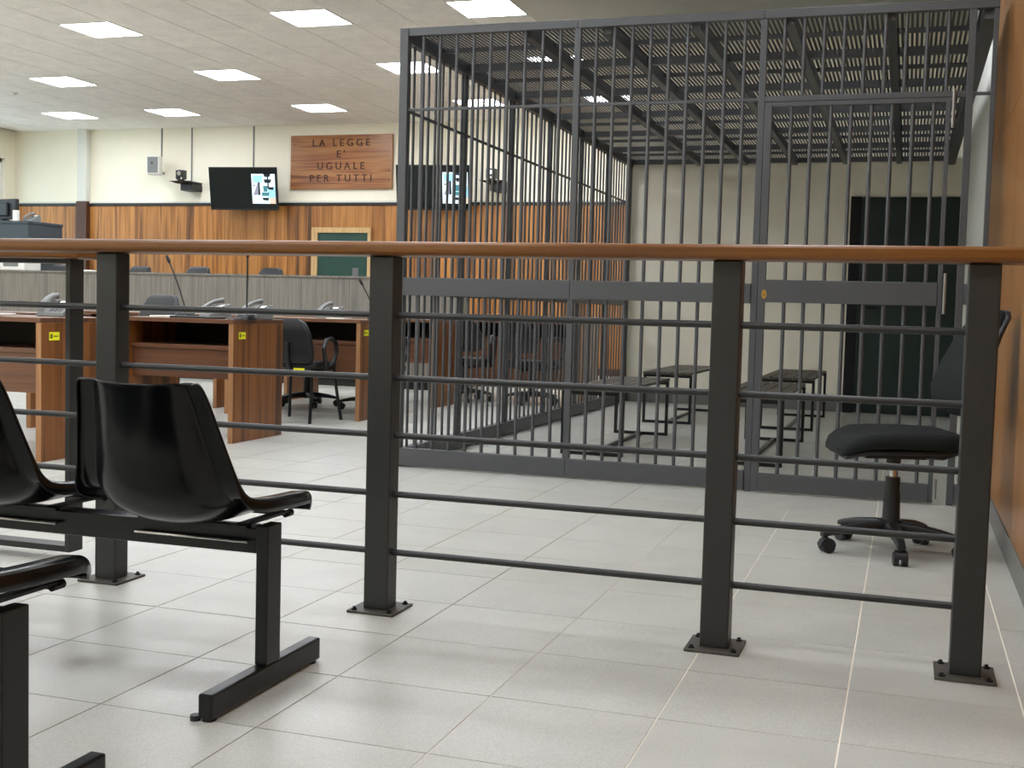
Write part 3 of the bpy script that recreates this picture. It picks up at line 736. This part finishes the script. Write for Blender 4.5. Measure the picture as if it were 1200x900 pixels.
sp = tag(box('white_box', (-.035, .035, -.03, .03, 0, .15), WHITE, None, bevel=.004, loc=(-11.78, 13.7, 2.105-.155)), 'small white upright box beside the black monitor on the cabinet', 'box')
dup(p0, (-11.62, 13.75, 1.95), math.radians(-10), 'dark telephone on the cabinet beside the black monitor')
sheet('paper_stack', (-9.55, 12.38, 1.2382), .2, .28, .02, .05, PAPER, 'white papers lying on the grey bench near the leftmost chair top', 'paper')
mn = thing('small_monitor', 'small grey screen back on the grey bench before the green door', 'monitor', (-6.0, 12.45, 1.238))
box('screen_shell', (-.035, .035, -.012, .012, .0, .10), MGREY, mn, bevel=.006)

# ------------------------------------------------------------------ back wall equipment
def television(loc, tilt, yaw, label):
    t = thing('wall_television', label, 'television', loc, 0, 'wall mounted televisions')
    W, H = 1.11, .655
    R = Matrix.Rotation(yaw, 4, 'Z') @ Matrix.Rotation(tilt, 4, 'X')
    b0 = MB(); b0.box(-W/2, W/2, -.02, .02, -H/2, H/2, R); o = b0.build('casing', SOFT_BLACK, t, bevel=.006)
    MB().box(-W/2+.012, W/2-.012, -.0225, -.0202, -H/2+.03, H/2-.012, R).build('screen', SCREEN, t)
    pc = MB(); x0, x1, z0, z1 = .145, .525, -.225, .225
    def q(poly, c, y):
        pc.cur = c; b = len(pc.v)
        pc.v += [tuple(R @ Vector((x0+(x1-x0)*u, y, z1-(z1-z0)*v))) for u, v in poly]; pc.face(range(b, b+len(poly)))
    q([(0, 0), (1, 0), (1, 1), (0, 1)], 0, -.0228)
    y = -.0231
    q([(.05, .05), (.5, .05), (.42, .3), (.08, .3)], 4, y); q([(.68, .45), (1, .45), (1, .8), (.68, .8)], 4, y); q([(.75, .8), (1, .8), (1, 1), (.75, 1)], 5, y)
    q([(.28, .25), (.36, .3), (.3, .7), (.05, .72)], 2, y-.0002); q([(.28, .28), (.34, .3), (.36, .7), (.27, .72)], 1, y-.0003)
    q([(.42, .62), (.75, .62), (.7, .74), (.42, .74)], 3, y-.0002); q([(.48, .4), (.68, .4), (.66, .6), (.5, .6)], 3, y-.0002)
    q([(.52, .0), (.82, 0), (.78, .1), (.56, .1)], 1, y-.0003); q([(.52, .18), (.86, .18), (.8, .3), (.56, .3)], 1, y-.0003); q([(.66, .1), (.72, .1), (.74, .5), (.68, .5)], 1, y-.0004)
    q([(.7, .44), (.95, .44), (.9, .54), (.72, .52)], 1, y-.0003); q([(.44, .8), (.72, .8), (.68, .9), (.46, .88)], 1, y-.0003); q([(.04, .38), (.16, .36), (.12, .42)], 1, y-.0003)
    pc.build('picture', PIC, t)
    dy = YB-.052-loc[1]
    MB().box(-.2, .2, dy-.02, dy+.0, -.15, .15).cyl((0, .03, 0), (0, dy-.01, 0), .03, 10).build('bracket', SOFT_BLACK, t)
    return t
television((-9.80, 16.36, 2.66), math.radians(10), math.radians(7), 'large black wall television showing a bright picture at right, left of the sign')
television((-6.66, 16.36, 2.655), math.radians(10), math.radians(7), 'second large wall television, seen behind the left bars of the cage')
sg = thing('courtroom_sign', 'walnut sign board with carved dark lettering on the cream wall', 'sign', (-8.33, YB-.012, 3.09))
sg.location.y = YB-.0255
box('board', (-.855, .855, -.02, .022, -.41, .41), SIGNW, sg, bevel=.003)
box('side_edge', (.836, .858, -.024, -.0202, -.41, .41), wood('edge_band', [], 'z'), sg)
def letters(txt, z, size, par, sx=1.0):
    cu = bpy.data.curves.new('lettering', 'FONT'); cu.body = txt; cu.size = size; cu.align_x = 'CENTER'; cu.align_y = 'CENTER'; cu.extrude = .004; cu.space_character = 1.55; cu.space_word = .9
    o = bpy.data.objects.new('lettering', cu); COL.objects.link(o); bpy.context.view_layer.update()
    me = bpy.data.meshes.new_from_object(o.evaluated_get(bpy.context.evaluated_depsgraph_get())); bpy.data.objects.remove(o)
    me.materials.clear(); me.materials.append(mat('carved_letter', '#3a1c0a', rough=.6))
    return link('lettering', me, par, 0, (0, -.0235, z), (PI/2, 0, 0))
for txt, z in (('LA LEGGE', .285), ("E'", .115), ('UGUALE', -.065), ('PER TUTTI', -.25)): letters(txt, z, .155, sg)
lsp = thing('wall_loudspeaker', 'small white loudspeaker with grey grille on the cream wall', 'loudspeaker', (-11.50, 16.5, 3.05), math.radians(14))
box('cabinet', (-.105, .105, -.09, .09, -.15, .15), WHITE, lsp, bevel=.02); box('grille', (-.085, .085, -.0945, -.0905, -.125, .125), LGREY, lsp, bevel=.002); MB().cyl((-.01, -.096, .03), (-.01, -.0947, .03), .018, 12).build('driver_dot', SOFT_BLACK, lsp)
MB().cyl((0, .08, -.05), (.06, .255, -.10), .02, 10).build('wall_bracket', LGREY, lsp)
def wcam(loc, label):
    t = thing('conference_camera', label, 'camera', loc, 0, 'wall cameras')
    dy = YB-.0005-loc[1]
    sh = MB(); sh.loft([[(-.12, -.1, -.005), (.12, -.1, -.005), (.12, dy, -.005), (-.12, dy, -.005)], [(-.22, -.15, .03), (.14, -.15, .03), (.14, dy, .03), (-.22, dy, .03)]]); sh.build('shelf', SOFT_BLACK, t)
    MB().prism([(-.08, -.03), (.135, -.03), (.135, dy), (-.08, dy)], -.11, -.006).build('shelf_bracket', SOFT_BLACK, t)
    MB().cyl((-.06, -.05, .031), (-.06, -.05, .06), .06, 16).build('base', SOFT_BLACK, t, True)
    hd = MB(); hd.box(-.13, -.10, -.09, 0, .0605, .2).box(-.02, .01, -.09, 0, .0605, .2).cyl((-.06, .0, .15), (-.06, -.10, .15), .055, 18); hd.build('head', SOFT_BLACK, t)
    MB().cyl((-.06, -.102, .15), (-.06, -.108, .15), .035, 16).build('lens', CHROME, t, True)
    return t
wcam((-10.92, 16.5, 2.76), 'black video camera on a small wall shelf, right of the loudspeaker')
wcam((-5.72, 16.45, 2.72), 'black video camera on a wall shelf, seen through the cage side bars')
for x, z0, lab in ((-11.54, 3.22, 'thin white cable conduit above the wall loudspeaker'), (-10.98, 2.79, 'thin pale cable conduit above the video camera'), (-9.86, 3.03, 'thin grey cable conduit above the television')):
    tag(box('cable_conduit', (-.011, .011, -.012, -.0005, z0, ZC-.001), LGREY, None, bevel=.002, loc=(x, YB, 0)), lab, 'conduit')
for x, y, lab in ((-11.7, 13.55, 'small round smoke detector on the ceiling at far left'), (-7.49, 14.4, 'small round smoke detector on the ceiling above the sign')):
    t = thing('smoke_detector', lab, 'smoke detector', (x, y, ZC), 0, 'ceiling smoke detectors')
    MB().cyl((0, 0, -.012), (0, 0, -.0002), .06, 18).build('base', WHITE, t, True); MB().cyl((0, 0, -.03), (0, 0, -.0122), .035, 18, .05).build('sensor', WHITE, t, True)
